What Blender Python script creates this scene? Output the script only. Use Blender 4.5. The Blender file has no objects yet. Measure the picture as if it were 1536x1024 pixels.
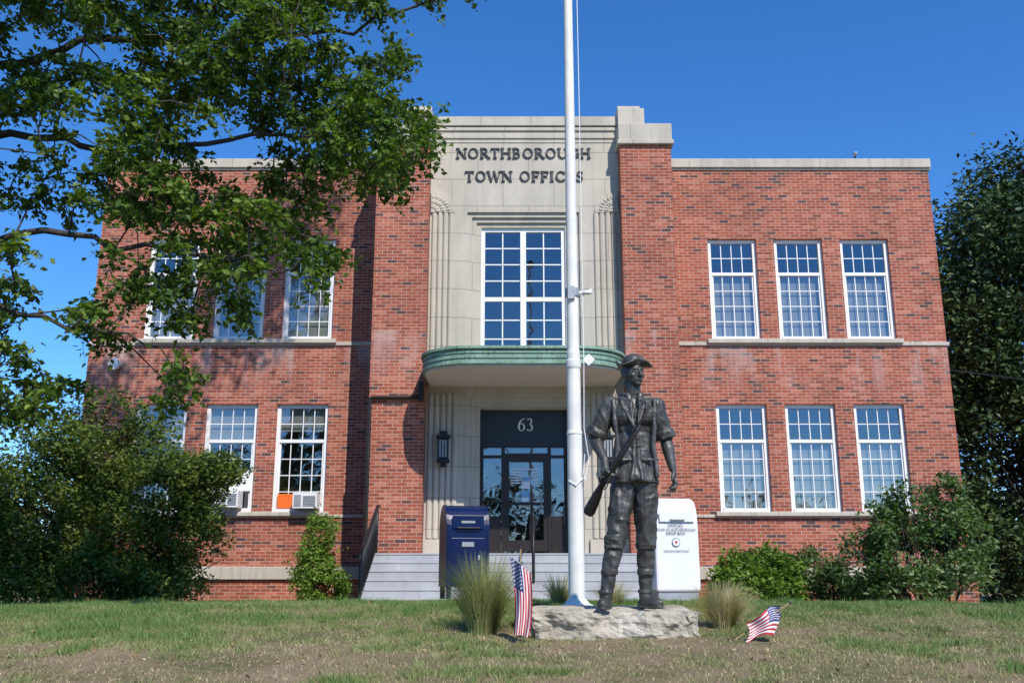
import bpy, bmesh, math, random
import numpy as np
from mathutils import Vector, Matrix, noise
random.seed(7); rng=np.random.default_rng(7)
S=bpy.context.scene
S.view_settings.view_transform='Standard'; S.view_settings.look='None'; S.view_settings.exposure=0
COL=S.collection
# ---------------------------------------------------------------- node helpers
class NT:
    def __init__(s,name):
        s.mat=bpy.data.materials.new(name); s.mat.use_nodes=True
        s.t=s.mat.node_tree; s.n=s.t.nodes; s.l=s.t.links; s.b=s.n['Principled BSDF']; s.out=s.n['Material Output']
    def node(s,typ,**k):
        n=s.n.new(typ)
        for a,v in k.items(): setattr(n,a,v)
        return n
    def put(s,sock,v):
        if isinstance(v,bpy.types.NodeSocket): s.l.new(v,sock)
        else: sock.default_value=v
    def math(s,op,a,b=None,c=None,clamp=False):
        n=s.node('ShaderNodeMath',operation=op); n.use_clamp=clamp
        s.put(n.inputs[0],a)
        if b is not None: s.put(n.inputs[1],b)
        if c is not None: s.put(n.inputs[2],c)
        return n.outputs[0]
    def pos(s):
        return s.node('ShaderNodeNewGeometry').outputs['Position']
    def noise(s,scale,detail=4,vec=None,rough=.55,stretch=None):
        n=s.node('ShaderNodeTexNoise'); n.inputs['Scale'].default_value=scale; n.inputs['Detail'].default_value=detail; n.inputs['Roughness'].default_value=rough
        v=vec if vec is not None else s.pos()
        if stretch:
            m=s.node('ShaderNodeMapping'); m.inputs['Scale'].default_value=stretch; s.l.new(v,m.inputs[0]); v=m.outputs[0]
        s.l.new(v,n.inputs['Vector']); return n.outputs['Fac']
    def ramp(s,fac,stops,interp='LINEAR'):
        n=s.node('ShaderNodeValToRGB'); n.color_ramp.interpolation=interp
        e=n.color_ramp.elements
        while len(e)<len(stops): e.new(.5)
        for i,(p,c) in enumerate(stops):
            e[i].position=p; e[i].color=(c[0],c[1],c[2],1) if not isinstance(c,(int,float)) else (c,c,c,1)
        s.l.new(fac,n.inputs[0]); return n.outputs[0]
    def mix(s,fac,a,b,mode='MIX'):
        n=s.node('ShaderNodeMix',data_type='RGBA',blend_type=mode)
        s.put(n.inputs[0],fac); 
        for sock,v in ((n.inputs[6],a),(n.inputs[7],b)):
            if isinstance(v,tuple): sock.default_value=(v[0],v[1],v[2],1)
            else: s.l.new(v,sock)
        return n.outputs[2]
    def bump(s,h,dist=.01,strength=1.):
        n=s.node('ShaderNodeBump'); n.inputs['Distance'].default_value=dist; n.inputs['Strength'].default_value=strength
        s.l.new(h,n.inputs['Height']); s.l.new(n.outputs[0],s.b.inputs['Normal'])
    def base(s,c):
        if isinstance(c,tuple): s.b.inputs['Base Color'].default_value=(c[0],c[1],c[2],1)
        else: s.l.new(c,s.b.inputs['Base Color'])
def plain(name,c,rough=.6,metal=0,var=.12,scale=6,bump=0,spec=None):
    m=NT(name)
    f=m.noise(scale,5)
    m.base(m.ramp(f,[(.3,tuple(x*(1-var) for x in c)),(.7,tuple(min(1,x*(1+var)) for x in c))]))
    m.b.inputs['Roughness'].default_value=rough; m.b.inputs['Metallic'].default_value=metal
    if spec is not None: m.b.inputs['Specular IOR Level'].default_value=spec
    if bump: m.bump(m.noise(scale*8,4),bump)
    return m.mat
def brick_mat():
    m=NT('red_brick')
    sp=m.node('ShaderNodeSeparateXYZ'); m.l.new(m.pos(),sp.inputs[0])
    u=m.math('ADD',sp.outputs[0],sp.outputs[1]); v=m.math('DIVIDE',sp.outputs[2],.0685)
    row=m.math('FLOOR',v); fv=m.math('FRACT',v)
    par=m.math('FLOORED_MODULO',row,2.)
    uu=m.math('MULTIPLY_ADD',par,.5,m.math('DIVIDE',u,.212))
    col=m.math('FLOOR',uu); fu=m.math('FRACT',uu)
    mor=m.math('MAXIMUM',m.math('LESS_THAN',fu,.06),m.math('LESS_THAN',fv,.17))
    cb=m.node('ShaderNodeCombineXYZ'); m.l.new(col,cb.inputs[0]); m.l.new(row,cb.inputs[1])
    wn=m.node('ShaderNodeTexWhiteNoise',noise_dimensions='2D'); m.l.new(cb.outputs[0],wn.inputs['Vector'])
    c=m.ramp(wn.outputs['Value'],[(0,(.06,.045,.048)),(.05,(.11,.055,.05)),(.10,(.27,.070,.040)),(.5,(.38,.094,.052)),(.85,(.45,.125,.070)),(1,(.54,.20,.13))])
    c=m.mix(m.math('MULTIPLY',m.noise(40,3),.3),c,(.25,.075,.05))
    c=m.mix(mor,c,(.50,.37,.30))
    big=m.ramp(m.noise(.9,6,rough=.65,stretch=(1,1,.6)),[(.3,.76),(.5,.98),(.7,1.12)])
    c=m.mix(1.,c,big,'MULTIPLY')
    dr=m.ramp(m.noise(3.5,5,stretch=(1,1,.1)),[(.55,0.),(.75,.35)]); c=m.mix(dr,c,(.17,.07,.055))
    st=m.noise(2.2,5,stretch=(1,1,.25))
    mr=m.node('ShaderNodeMapRange'); m.l.new(sp.outputs[2],mr.inputs[0]); mr.inputs[1].default_value=3.4; mr.inputs[2].default_value=4.4
    m2=m.node('ShaderNodeMapRange'); m.l.new(sp.outputs[2],m2.inputs[0]); m2.inputs[1].default_value=4.62; m2.inputs[2].default_value=4.60
    k=m.math('MULTIPLY',mr.outputs[0],m2.outputs[0])
    k=m.math('MULTIPLY',k,m.ramp(st,[(.48,0.),(.68,1.)])); k=m.math('MULTIPLY',k,.55)
    c=m.mix(k,c,(.6,.5,.47))
    m.base(c); m.b.inputs['Roughness'].default_value=.85; m.b.inputs['Specular IOR Level'].default_value=.2
    h=m.math('SUBTRACT',m.math('MULTIPLY',m.noise(60,3),.3),mor); m.bump(h,.006)
    return m.mat
def stone_mat(name,c,bw=1.1,bh=.62,joint=.012,stain=.35):
    m=NT(name)
    sp=m.node('ShaderNodeSeparateXYZ'); m.l.new(m.pos(),sp.inputs[0])
    f=m.noise(1.6,7,stretch=(1,1,.5)); f2=m.noise(30,4); f3=m.noise(5,5,stretch=(2,2,.12))
    col=m.ramp(f,[(.3,tuple(x*.82 for x in c)),(.7,tuple(x*1.1 for x in c))])
    col=m.mix(m.math('MULTIPLY',m.ramp(f3,[(.5,0.),(.75,1.)]),stain),col,tuple(x*.55 for x in c))
    col=m.mix(m.math('MULTIPLY',f2,.22),col,tuple(x*.6 for x in c))
    if bw:
        v=m.math('DIVIDE',sp.outputs[2],bh); row=m.math('FLOOR',v); par=m.math('FLOORED_MODULO',row,2.)
        uu=m.math('MULTIPLY_ADD',par,.5,m.math('DIVIDE',m.math('ADD',sp.outputs[0],sp.outputs[1]),bw))
        j=m.math('MAXIMUM',m.math('LESS_THAN',m.math('FRACT',uu),joint/bw),m.math('LESS_THAN',m.math('FRACT',v),joint/bh))
        col=m.mix(m.math('MULTIPLY',j,.45),col,(.12,.11,.1))
        m.bump(m.math('SUBTRACT',m.math('MULTIPLY',f2,.25),j),.006)
    else: m.bump(f2,.004)
    m.base(col); m.b.inputs['Roughness'].default_value=.85; m.b.inputs['Specular IOR Level'].default_value=.25
    return m.mat
def leaf_mat(name,c1,c2,c3=None,trans=.35):
    m=NT(name)
    a=m.node('ShaderNodeAttribute',attribute_name='var')
    st=[(0,c1),(.6,c2)]+([(1,c3)] if c3 else [])
    col=m.ramp(a.outputs['Fac'],st)
    m.base(col); m.b.inputs['Roughness'].default_value=.5; m.b.inputs['Specular IOR Level'].default_value=.3
    if trans:
        tr=m.node('ShaderNodeBsdfTranslucent'); tc=m.mix(1.,col,(1.5,1.7,.6),'MULTIPLY'); m.l.new(tc,tr.inputs[0])
        mx=m.node('ShaderNodeMixShader'); mx.inputs[0].default_value=trans
        m.l.new(m.b.outputs[0],mx.inputs[1]); m.l.new(tr.outputs[0],mx.inputs[2]); m.l.new(mx.outputs[0],m.out.inputs[0])
    return m.mat
BRICK=brick_mat()
LIME=stone_mat('limestone',(.54,.485,.40))
TRIM=stone_mat('limestone_trim',(.54,.485,.40),bw=1.5,bh=50,stain=.6)
STEPS=stone_mat('painted_concrete',(.43,.43,.44),bw=0,stain=.3)
def granite():
    m=NT('granite_boulder'); f=m.noise(3,8,rough=.65,stretch=(1,1,2.4)); f2=m.noise(18,6,rough=.7); f3=m.noise(90,3)
    c=m.ramp(f,[(.28,(.22,.18,.13)),(.42,(.42,.37,.28)),(.58,(.56,.50,.40)),(.75,(.65,.59,.49))])
    c=m.mix(m.ramp(f2,[(.5,0.),(.7,.55)]),c,(.26,.21,.15)); c=m.mix(m.ramp(f3,[(.5,0.),(.7,.5)]),c,(.12,.11,.10))
    m.base(c); m.b.inputs['Roughness'].default_value=.9; m.bump(f2,.02); return m.mat
GRAN=granite()
WHITE=plain('white_paint',(.82,.81,.79),.45,var=.04)
WHITE2=plain('white_box_paint',(.76,.76,.76),.35,var=.04,scale=2)
POLEM=plain('flagpole_paint',(.74,.72,.66),.5,var=.12,scale=5)
BLACK=plain('black_iron',(.02,.02,.022),.45,.3)
BRONZEF=plain('dark_bronze_frame',(.035,.026,.022),.4,.4)
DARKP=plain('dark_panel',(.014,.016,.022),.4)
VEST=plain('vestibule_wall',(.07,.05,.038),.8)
LETM=plain('letter_metal',(.045,.042,.045),.5,.4)
SOFF=plain('soffit_paint',(.62,.57,.48),.7,var=.06,scale=2)
BLUE=plain('mailbox_blue',(.004,.011,.058),.32,var=.15,scale=4,spec=.3)
GREY=plain('grey_metal',(.35,.36,.37),.5,.3)
INTER=plain('interior_wall',(.35,.33,.29),.9)
ORANGE=plain('orange_sign_paint',(.85,.16,.02),.5,var=.02)
PAPER=plain('paper_white',(.75,.76,.78),.7,var=.03)
PBLUE=plain('paper_blue',(.18,.4,.6),.7,var=.05)
BARK=plain('bark',(.06,.048,.038),.9,var=.35,scale=14,bump=.01)
ROOFM=plain('roof_gravel',(.2,.19,.18),.9)
FRED=plain('flag_red',(.5,.02,.03),.7,var=.05); FWH=plain('flag_white',(.78,.77,.76),.7,var=.02); FBL=plain('flag_blue',(.025,.035,.14),.7,var=.05)
WOODS=plain('wood_stick',(.45,.3,.15),.6)
def copper():
    m=NT('copper_patina'); f=m.noise(3,6,stretch=(1,1,.3)); f2=m.noise(25,4,stretch=(1,1,.2))
    c=m.ramp(f,[(.3,(.14,.25,.18)),(.7,(.27,.41,.32))]); c=m.mix(m.ramp(f2,[(.52,0.),(.72,.85)]),c,(.07,.07,.05))
    m.base(c); m.b.inputs['Roughness'].default_value=.65; return m.mat
COPPER=copper()
def glass():
    m=NT('window_glass'); m.n.remove(m.b)
    tr=m.node('ShaderNodeBsdfTransparent'); tr.inputs[0].default_value=(.80,.85,.84,1)
    gl=m.node('ShaderNodeBsdfGlossy'); gl.inputs['Roughness'].default_value=.015; gl.inputs[0].default_value=(.95,.97,1,1)
    lw=m.node('ShaderNodeLayerWeight'); lw.inputs['Blend'].default_value=.5
    fac=m.math('MULTIPLY_ADD',m.math('POWER',lw.outputs['Facing'],3.),.7,.18,clamp=True)
    bp=m.node('ShaderNodeBump'); bp.inputs['Distance'].default_value=.02; bp.inputs['Strength'].default_value=.25
    m.l.new(m.noise(1.5,2),bp.inputs['Height']); m.l.new(bp.outputs[0],gl.inputs['Normal'])
    mx=m.node('ShaderNodeMixShader'); m.l.new(fac,mx.inputs[0]); m.l.new(tr.outputs[0],mx.inputs[1]); m.l.new(gl.outputs[0],mx.inputs[2])
    m.l.new(mx.outputs[0],m.out.inputs[0]); return m.mat
GLASS=glass()
def blind():
    m=NT('window_blinds'); sp=m.node('ShaderNodeSeparateXYZ'); m.l.new(m.pos(),sp.inputs[0])
    f=m.math('FRACT',m.math('DIVIDE',sp.outputs[2],.05))
    c=m.ramp(f,[(0,(.15,.145,.135)),(.25,(.34,.325,.30)),(1,(.29,.275,.255))])
    m.base(m.mix(m.math('MULTIPLY',m.noise(1.3,3),.5),c,(.18,.17,.16))); m.b.inputs['Roughness'].default_value=.7
    return m.mat
BLIND=blind()
def bronze(name,lo,mid,hi):
    m=NT(name); f=m.noise(6,6,stretch=(1,1,.3)); f2=m.noise(45,4)
    c=m.ramp(f,[(.3,lo),(.5,mid),(.72,hi)])
    c=m.mix(m.math('MULTIPLY',f2,.4),c,lo)
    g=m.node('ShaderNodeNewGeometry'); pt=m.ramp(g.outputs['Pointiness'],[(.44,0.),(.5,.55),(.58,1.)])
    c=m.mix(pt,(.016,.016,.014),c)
    m.base(c); m.b.inputs['Metallic'].default_value=.35
    m.l.new(m.ramp(f2,[(.3,.36),(.7,.55)]),m.b.inputs['Roughness']); m.bump(f2,.003); return m.mat
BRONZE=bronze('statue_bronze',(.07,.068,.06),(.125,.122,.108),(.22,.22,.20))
BRONZ2=bronze('statue_bronze_dark',(.015,.013,.012),(.03,.027,.025),(.06,.055,.05))
# ---------------------------------------------------------------- mesh builder
class MB:
    def __init__(s): s.v=[];s.f=[];s.m=[];s.mats=[]
    def mi(s,mat):
        if mat not in s.mats: s.mats.append(mat)
        return s.mats.index(mat)
    def poly(s,pts,mat):
        b=len(s.v); s.v+= [tuple(p) for p in pts]; s.f.append(list(range(b,b+len(pts)))); s.m.append(s.mi(mat))
    def box(s,x0,x1,y0,y1,z0,z1,mat):
        b=len(s.v); s.v+=[(x0,y0,z0),(x1,y0,z0),(x1,y1,z0),(x0,y1,z0),(x0,y0,z1),(x1,y0,z1),(x1,y1,z1),(x0,y1,z1)]
        for q in ((0,1,5,4),(1,2,6,5),(2,3,7,6),(3,0,4,7),(4,5,6,7),(3,2,1,0)):
            s.f.append([b+i for i in q]); s.m.append(s.mi(mat))
    def tube(s,pts,rad,mat,n=8,cap=True):
        pts=[Vector(p) for p in pts]; rings=[]
        for i,p in enumerate(pts):
            d=(pts[min(i+1,len(pts)-1)]-pts[max(i-1,0)]).normalized()
            a=d.orthogonal().normalized() if i==0 else (a-d*a.dot(d)).normalized()
            c=d.cross(a); r=rad[i] if isinstance(rad,(list,tuple)) else rad
            b=len(s.v); s.v+=[tuple(p+a*math.cos(2*math.pi*k/n)*r+c*math.sin(2*math.pi*k/n)*r) for k in range(n)]; rings.append(b)
        for r0,r1 in zip(rings,rings[1:]):
            for k in range(n): s.f.append([r0+k,r0+(k+1)%n,r1+(k+1)%n,r1+k]); s.m.append(s.mi(mat))
        if cap:
            s.f.append([rings[0]+k for k in range(n)][::-1]); s.m.append(s.mi(mat))
            s.f.append([rings[-1]+k for k in range(n)]); s.m.append(s.mi(mat))
    def ell(s,c,r,mat,rot=None,nu=14,nv=9):
        b=len(s.v); c=Vector(c); R=rot or Matrix.Identity(3)
        s.v.append(tuple(c+R@Vector((0,0,-r[2]))))
        for j in range(1,nv):
            ph=-math.pi/2+math.pi*j/nv
            for i in range(nu):
                t=2*math.pi*i/nu
                s.v.append(tuple(c+R@Vector((r[0]*math.cos(ph)*math.cos(t),r[1]*math.cos(ph)*math.sin(t),r[2]*math.sin(ph)))))
        s.v.append(tuple(c+R@Vector((0,0,r[2])))); top=len(s.v)-1; mi=s.mi(mat)
        for i in range(nu):
            s.f.append([b,b+1+(i+1)%nu,b+1+i]); s.m.append(mi)
            for j in range(nv-2):
                o=b+1+j*nu; s.f.append([o+i,o+(i+1)%nu,o+nu+(i+1)%nu,o+nu+i]); s.m.append(mi)
            o=b+1+(nv-2)*nu; s.f.append([o+i,o+(i+1)%nu,top]); s.m.append(mi)
    def extr(s,pts,axis,a0,a1,mat):
        def P(p,a): return {'x':(a,p[0],p[1]),'y':(p[0],a,p[1]),'z':(p[0],p[1],a)}[axis]
        n=len(pts); b=len(s.v); s.v+=[P(p,a0) for p in pts]+[P(p,a1) for p in pts]; mi=s.mi(mat)
        for i in range(n): s.f.append([b+i,b+(i+1)%n,b+n+(i+1)%n,b+n+i]); s.m.append(mi)
        s.f.append([b+i for i in range(n)][::-1]); s.m.append(mi); s.f.append([b+n+i for i in range(n)]); s.m.append(mi)
    def wall(s,x0,x1,z0,z1,y,depth,holes,mat):
        xs=sorted({x0,x1,*[h[0] for h in holes],*[h[1] for h in holes]}); zs=sorted({z0,z1,*[h[2] for h in holes],*[h[3] for h in holes]})
        for a,b in zip(xs,xs[1:]):
            for c,d in zip(zs,zs[1:]):
                if any(h[0]<=a and b<=h[1] and h[2]<=c and d<=h[3] for h in holes): continue
                s.poly([(a,y,c),(b,y,c),(b,y,d),(a,y,d)],mat)
        for h in holes:
            a,b,c,d=h; Y=y+depth
            s.poly([(a,y,c),(a,y,d),(a,Y,d),(a,Y,c)],mat); s.poly([(b,y,c),(b,Y,c),(b,Y,d),(b,y,d)],mat)
            s.poly([(a,y,d),(b,y,d),(b,Y,d),(a,Y,d)],mat); s.poly([(a,y,c),(a,Y,c),(b,Y,c),(b,y,c)],mat)
    def obj(s,name,parent=None,smooth=False,bevel=0,fix=True,M=None):
        me=bpy.data.meshes.new(name); me.from_pydata(s.v,[],s.f)
        for m in s.mats: me.materials.append(m)
        me.polygons.foreach_set('material_index',s.m)
        if smooth: me.polygons.foreach_set('use_smooth',[True]*len(s.f))
        if fix:
            bm=bmesh.new(); bm.from_mesh(me); bmesh.ops.recalc_face_normals(bm,faces=bm.faces); bm.to_mesh(me); bm.free()
        if M is not None: me.transform(M)
        me.update(); o=bpy.data.objects.new(name,me); COL.objects.link(o)
        if parent: o.parent=parent
        if bevel:
            b=o.modifiers.new('bevel','BEVEL'); b.width=bevel; b.segments=2; b.limit_method='ANGLE'
        return o
def empty(name):
    o=bpy.data.objects.new(name,None); COL.objects.link(o); return o
def npmesh(name,V,nper,faces,mat,parent=None,var=None,smooth=False):
    N=len(V); me=bpy.data.meshes.new(name); me.vertices.add(N*nper); me.vertices.foreach_set('co',V.astype(np.float32).ravel())
    F=np.array(faces); k=F.shape[1]
    idx=(np.arange(N)[:,None,None]*nper+F[None]).reshape(-1)
    me.loops.add(len(idx)); me.loops.foreach_set('vertex_index',idx.astype(np.int32))
    np_=N*len(faces); me.polygons.add(np_); me.polygons.foreach_set('loop_start',(np.arange(np_)*k).astype(np.int32))
    me.materials.append(mat); me.update(calc_edges=True)
    if var is not None:
        a=me.attributes.new('var','FLOAT','POINT'); a.data.foreach_set('value',np.repeat(var,nper).astype(np.float32))
    o=bpy.data.objects.new(name,me); COL.objects.link(o)
    if parent: o.parent=parent
    return o
def text(body,size,loc,mat,parent,name,ext=.002,align='CENTER',off=0):
    c=bpy.data.curves.new(name,'FONT'); c.body=body; c.size=size; c.extrude=ext; c.align_x=align; c.offset=off; c.materials.append(mat)
    o=bpy.data.objects.new(name,c); COL.objects.link(o); o.location=loc; o.rotation_euler=(math.pi/2,0,0); o.parent=parent; return o
# ---------------------------------------------------------------- ground
def gz(x,y):
    x=np.asarray(x,float); y=np.asarray(y,float)
    z=np.interp(y,[-300,-8,0,2.5,4.5,5.5,7.3,9,10.5,12.7,16,20,60,500],[-1.9,-1.75,-1.6,-1.15,-.74,-.62,-.53,-.40,-.425,-.49,-.76,-.92,-1.3,-2])
    z=z-.0013*np.minimum(np.abs(x),14)**2
    return z+.012*np.sin(x*2.3+y*1.1)*np.sin(y*1.7-x*.6)
def build_ground():
    xs=np.concatenate([[-500,-200,-80,-40,-25],np.arange(-16,16.01,.2),[25,40,80,200,500]])
    ys=np.concatenate([[-300,-100,-30,-8,-3],np.arange(0,24.01,.2),[30,45,60,100,200,500]])
    X,Y=np.meshgrid(xs,ys); Z=gz(X,Y)
    V=np.stack([X,Y,Z],-1).reshape(-1,3); nx=len(xs)
    F=[(j*nx+i,j*nx+i+1,(j+1)*nx+i+1,(j+1)*nx+i) for j in range(len(ys)-1) for i in range(nx-1)]
    m=NT('lawn_soil'); f=m.noise(1.3,7,rough=.65); f2=m.noise(14,6); f3=m.noise(90,3)
    c=m.ramp(f,[(.36,(.13,.145,.05)),(.48,(.24,.20,.10)),(.62,(.38,.28,.175))])
    c=m.mix(m.ramp(f2,[(.42,0.),(.62,.6)]),c,(.34,.26,.16)); c=m.mix(m.ramp(f3,[(.5,0.),(.7,.45)]),c,(.11,.095,.045))
    m.base(c); m.b.inputs['Roughness'].default_value=.95; m.b.inputs['Specular IOR Level'].default_value=.1; m.bump(f3,.03)
    me=bpy.data.meshes.new('lawn_ground'); me.from_pydata(V.tolist(),[],F); me.materials.append(m.mat)
    me.polygons.foreach_set('use_smooth',[True]*len(F)); o=bpy.data.objects.new('lawn_ground',me); COL.objects.link(o)
build_ground()
def vnoise(x,y,s,seed=0):
    r=np.random.default_rng(seed).random((64,64)); X=x*s+100; Y=y*s+100
    i=np.floor(X).astype(int); j=np.floor(Y).astype(int); fx=X-i; fy=Y-j; fx=fx*fx*(3-2*fx); fy=fy*fy*(3-2*fy)
    g=lambda a,b:r[a%64,b%64]
    return (g(i,j)*(1-fx)+g(i+1,j)*fx)*(1-fy)+(g(i,j+1)*(1-fx)+g(i+1,j+1)*fx)*fy
def build_grass():
    N=560000
    y=4.3+rng.random(N)**1.1*6.2; x=(rng.random(N)*2-1)*(1.2+y*.62)
    d=.50*vnoise(x,y,1.2,1)+.46*vnoise(x,y,3.4,2)+.34*vnoise(x,y,9,3)-.15
    wear=np.exp(-(((x-.7)/1.6)**2+((y-6.7)/.5)**2))*.22
    green=d+np.clip((y-7.0)*.17,-.17,.28)-wear
    keep=rng.random(N)<np.clip((green-.24)*2.4,.12,1)
    x,y,green=x[keep],y[keep],green[keep]; n=len(x)
    z=gz(x,y)-.005
    h=(.014+.026*rng.random(n))*(.5+green*.9); a=rng.random(n)*6.283; w=.0018+.0020*rng.random(n)
    tall=rng.random(n)<.010; h[tall]*=2.2
    patch=vnoise(x,y,4.5,8)>.78; h[patch]*=1.8
    lean=(.2+rng.random(n)*.9)*h; la=rng.random(n)*6.283
    V=np.zeros((n,3,3)); V[:,0]=np.stack([x-np.cos(a)*w,y-np.sin(a)*w,z],-1); V[:,1]=np.stack([x+np.cos(a)*w,y+np.sin(a)*w,z],-1)
    V[:,2]=np.stack([x+np.cos(la)*lean,y+np.sin(la)*lean,z+h],-1)
    var=np.clip(1.12-green*1.35+rng.normal(0,.16,n)-patch*.35,0,1)
    m=leaf_mat('grass_blades',(.115,.195,.045),(.28,.28,.11),(.56,.44,.27),0)
    npmesh('grass_blades',V,3,[(0,1,2)],m,None,var)
build_grass()
# ---------------------------------------------------------------- building
B=empty('brick_town_hall')
L0,L1,R0,R1=-2.87,-1.76,2.31,3.40
XL,XR=-9.3,9.57; TOP=8.80
rw=[(4.415,5.51),(5.91,7.0),(7.40,8.49)]; lw=[(-5.09,-3.97),(-6.62,-5.50),(-8.15,-7.03)]
UP=(4.76,7.09); LO=(1.02,3.32)
w=MB()
w.wall(R1-.05,XR,-.12,TOP,20,.11,[(a,b,*UP) for a,b in rw]+[(a,b,*LO) for a,b in rw],BRICK)
w.wall(XL,L0+.05,-.12,TOP,20,.11,[(a,b,*UP) for a,b in lw]+[(a,b,*LO) for a,b in lw],BRICK)
for x in (XL,XR): w.poly([(x,20,-.12),(x,32,-.12),(x,32,TOP),(x,20,TOP)],BRICK)
w.poly([(XL,32,-1.4),(XR,32,-1.4),(XR,32,TOP),(XL,32,TOP)],BRICK)
for a,b in ((XL-.07,L0+.05),(R1-.05,XR+.07)):
    w.poly([(a,19.93,-1.5),(b,19.93,-1.5),(b,19.93,-.36),(a,19.93,-.36)],BRICK)
for x in (XL-.07,XR+.07): w.poly([(x,19.93,-1.5),(x,32,-1.5),(x,32,-.36),(x,19.93,-.36)],BRICK)
for a,b in ((L0,L1),(R0,R1)): w.box(a,b,18.5,20.6,-1.3,8.68,BRICK)
for x in (L0+.03,R1-.03): w.poly([(x,20.5,8.2),(x,31.5,8.2),(x,31.5,9.1),(x,20.5,9.1)],BRICK)
w.poly([(L0+.03,31.5,8.2),(R1-.03,31.5,8.2),(R1-.03,31.5,9.1),(L0+.03,31.5,9.1)],BRICK)
w.obj('brick_walls',B,fix=False)
t=MB()
for a,b in ((XL-.05,L0+.3),(R1-.3,XR+.05)):
    t.box(a,b,19.93,20.35,TOP,9.02,TRIM)
    t.box(a+.03,b,19.97,20.3,TOP-.05,TOP,TRIM)
    t.box(a-.06,b,19.86,20.05,-.36,-.10,TRIM)
    t.box(a+.02,b,19.965,20.05,4.615,4.70,TRIM)
    t.box(a+.02,b,19.97,20.05,.90,.965,TRIM)
t.box(XR-.3,XR+.05,20.35,32.05,TOP,9.02,TRIM); t.box(XL-.05,XL+.3,20.35,32.05,TOP,9.02,TRIM); t.box(XL+.3,XR-.3,31.7,32.05,TOP,9.02,TRIM)
for x0,x1 in ((XR-.05,XR+.11),(XL-.11,XL+.05)): t.box(x0,x1,20.05,32,-.36,-.10,TRIM)
t.box(4.3,8.6,19.90,20.04,4.66,4.758,TRIM); t.box(4.3,8.6,19.90,20.04,.93,1.018,TRIM)
t.box(-8.26,-3.86,19.90,20.04,4.66,4.758,TRIM); t.box(-8.26,-3.86,19.90,20.04,.93,1.018,TRIM)
t.obj('stone_trim',B,bevel=.012)
r=MB(); r.poly([(XL,20.3,8.6),(XR,20.3,8.6),(XR,32,8.6),(XL,32,8.6)],ROOFM); r.poly([(L0,20,9.05),(R1,20,9.05),(R1,31.5,9.05),(L0,31.5,9.05)],ROOFM)
r.obj('flat_roof',B,fix=False)
n=MB(); 
for z in (.55,4.1,8.3): n.poly([(XL+.1,20.5,z),(XR-.1,20.5,z),(XR-.1,31.8,z),(XL+.1,31.8,z)],INTER)
n.poly([(XL+.1,25,.5),(XR-.1,25,.5),(XR-.1,25,8.3),(XL+.1,25,8.3)],INTER)
n.obj('interior_floors',B,fix=False)
c=MB()
for a,b,sg in ((L0,L1,-1),(R0,R1,1)):
    c.box(a-.06,b+.06,18.42,20.66,8.68,8.78,TRIM); c.box(a-.03,b+.03,18.46,20.6,8.78,9.17,TRIM)
    if sg>0: c.box(a+.0,a+.58,18.72,19.6,9.17,9.66,TRIM); c.box(a+.0,a+.50,18.78,19.5,9.66,9.74,TRIM)
    else: c.box(b-.58,b,18.72,19.6,9.17,9.66,TRIM); c.box(b-.50,b,18.78,19.5,9.66,9.74,TRIM)
c.obj('pier_caps',B,bevel=.015)
q=MB(); Wn=(-.96,1.44,4.15,7.31); En=(-.96,1.44,.15,3.38)
q.wall(L1,R0,-.3,9.3,18.9,.05,[Wn,En],LIME)
for i in range(3):
    o0=.10*i; o1=.10*(i+1); y=18.95+.05*i
    for H,bot in ((Wn,1),(En,0)):
        X0,X1,Z0,Z1=H
        q.wall(X0+o0,X1-o0,Z0,Z1-o0,y,.05 if i<2 else (.06 if bot else .28),[(X0+o1,X1-o1,Z0,Z1-o1)],LIME)
q.box(L1,R0,18.84,19.4,9.3,9.52,LIME); q.box(L1,R0,18.865,18.9,9.2,9.28,LIME); q.box(L1,R0,18.87,18.9,9.02,9.08,LIME); q.box(L1,R0,18.885,18.9,8.92,8.98,LIME)
q.box(L1+.003,R0-.003,19.0,19.4,8.6,9.3,LIME)
def flutes(x0,x1,z0,z1,k):
    wd=(x1-x0)/k
    for i in range(k):
        a=x0+i*wd; pts=[]
        for j in range(9):
            th=math.pi*j/8; pts.append((a+wd*.5-wd*.44*math.cos(th),18.9-.05*math.sin(th)**.7 if 0<j<8 else 18.9+.001))
        q.extr(pts,'z',z0,z1,LIME)
flutes(-1.72,-1.24,4.1,7.28,4); flutes(1.74,2.24,4.1,7.28,4)
flutes(-1.72,-1.10,.45,3.35,5); flutes(1.60,2.24,.45,3.35,5)
q.box(L1,-1.05,18.83,18.9,.15,.43,LIME); q.box(1.55,R0,18.83,18.9,.15,.43,LIME)
q.obj('limestone_centre',B,fix=False)
k=MB()
for cx,sg in ((-1.74,1),(2.28,-1)):
    pts=[(cx,7.29)]+[(cx+sg*.5*math.cos(a),7.29+.46*math.sin(a)) for a in np.linspace(0,math.pi/2,12)]
    k.extr(pts,'y',18.85,18.9,LIME)
    for rr in (.14,.26,.38):
        for a in np.linspace(.15,1.42,int(3+rr*12)):
            R=Matrix.Rotation(-a*sg if sg>0 else a,3,'Y'); k.ell((cx+sg*rr*math.cos(a),18.85,7.30+rr*.92*math.sin(a)),(.055,.022,.03),LIME,R,8,6)
k.obj('carved_capitals',B,smooth=False)
FR=MB(); GL=MB(); BL=MB()
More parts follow.
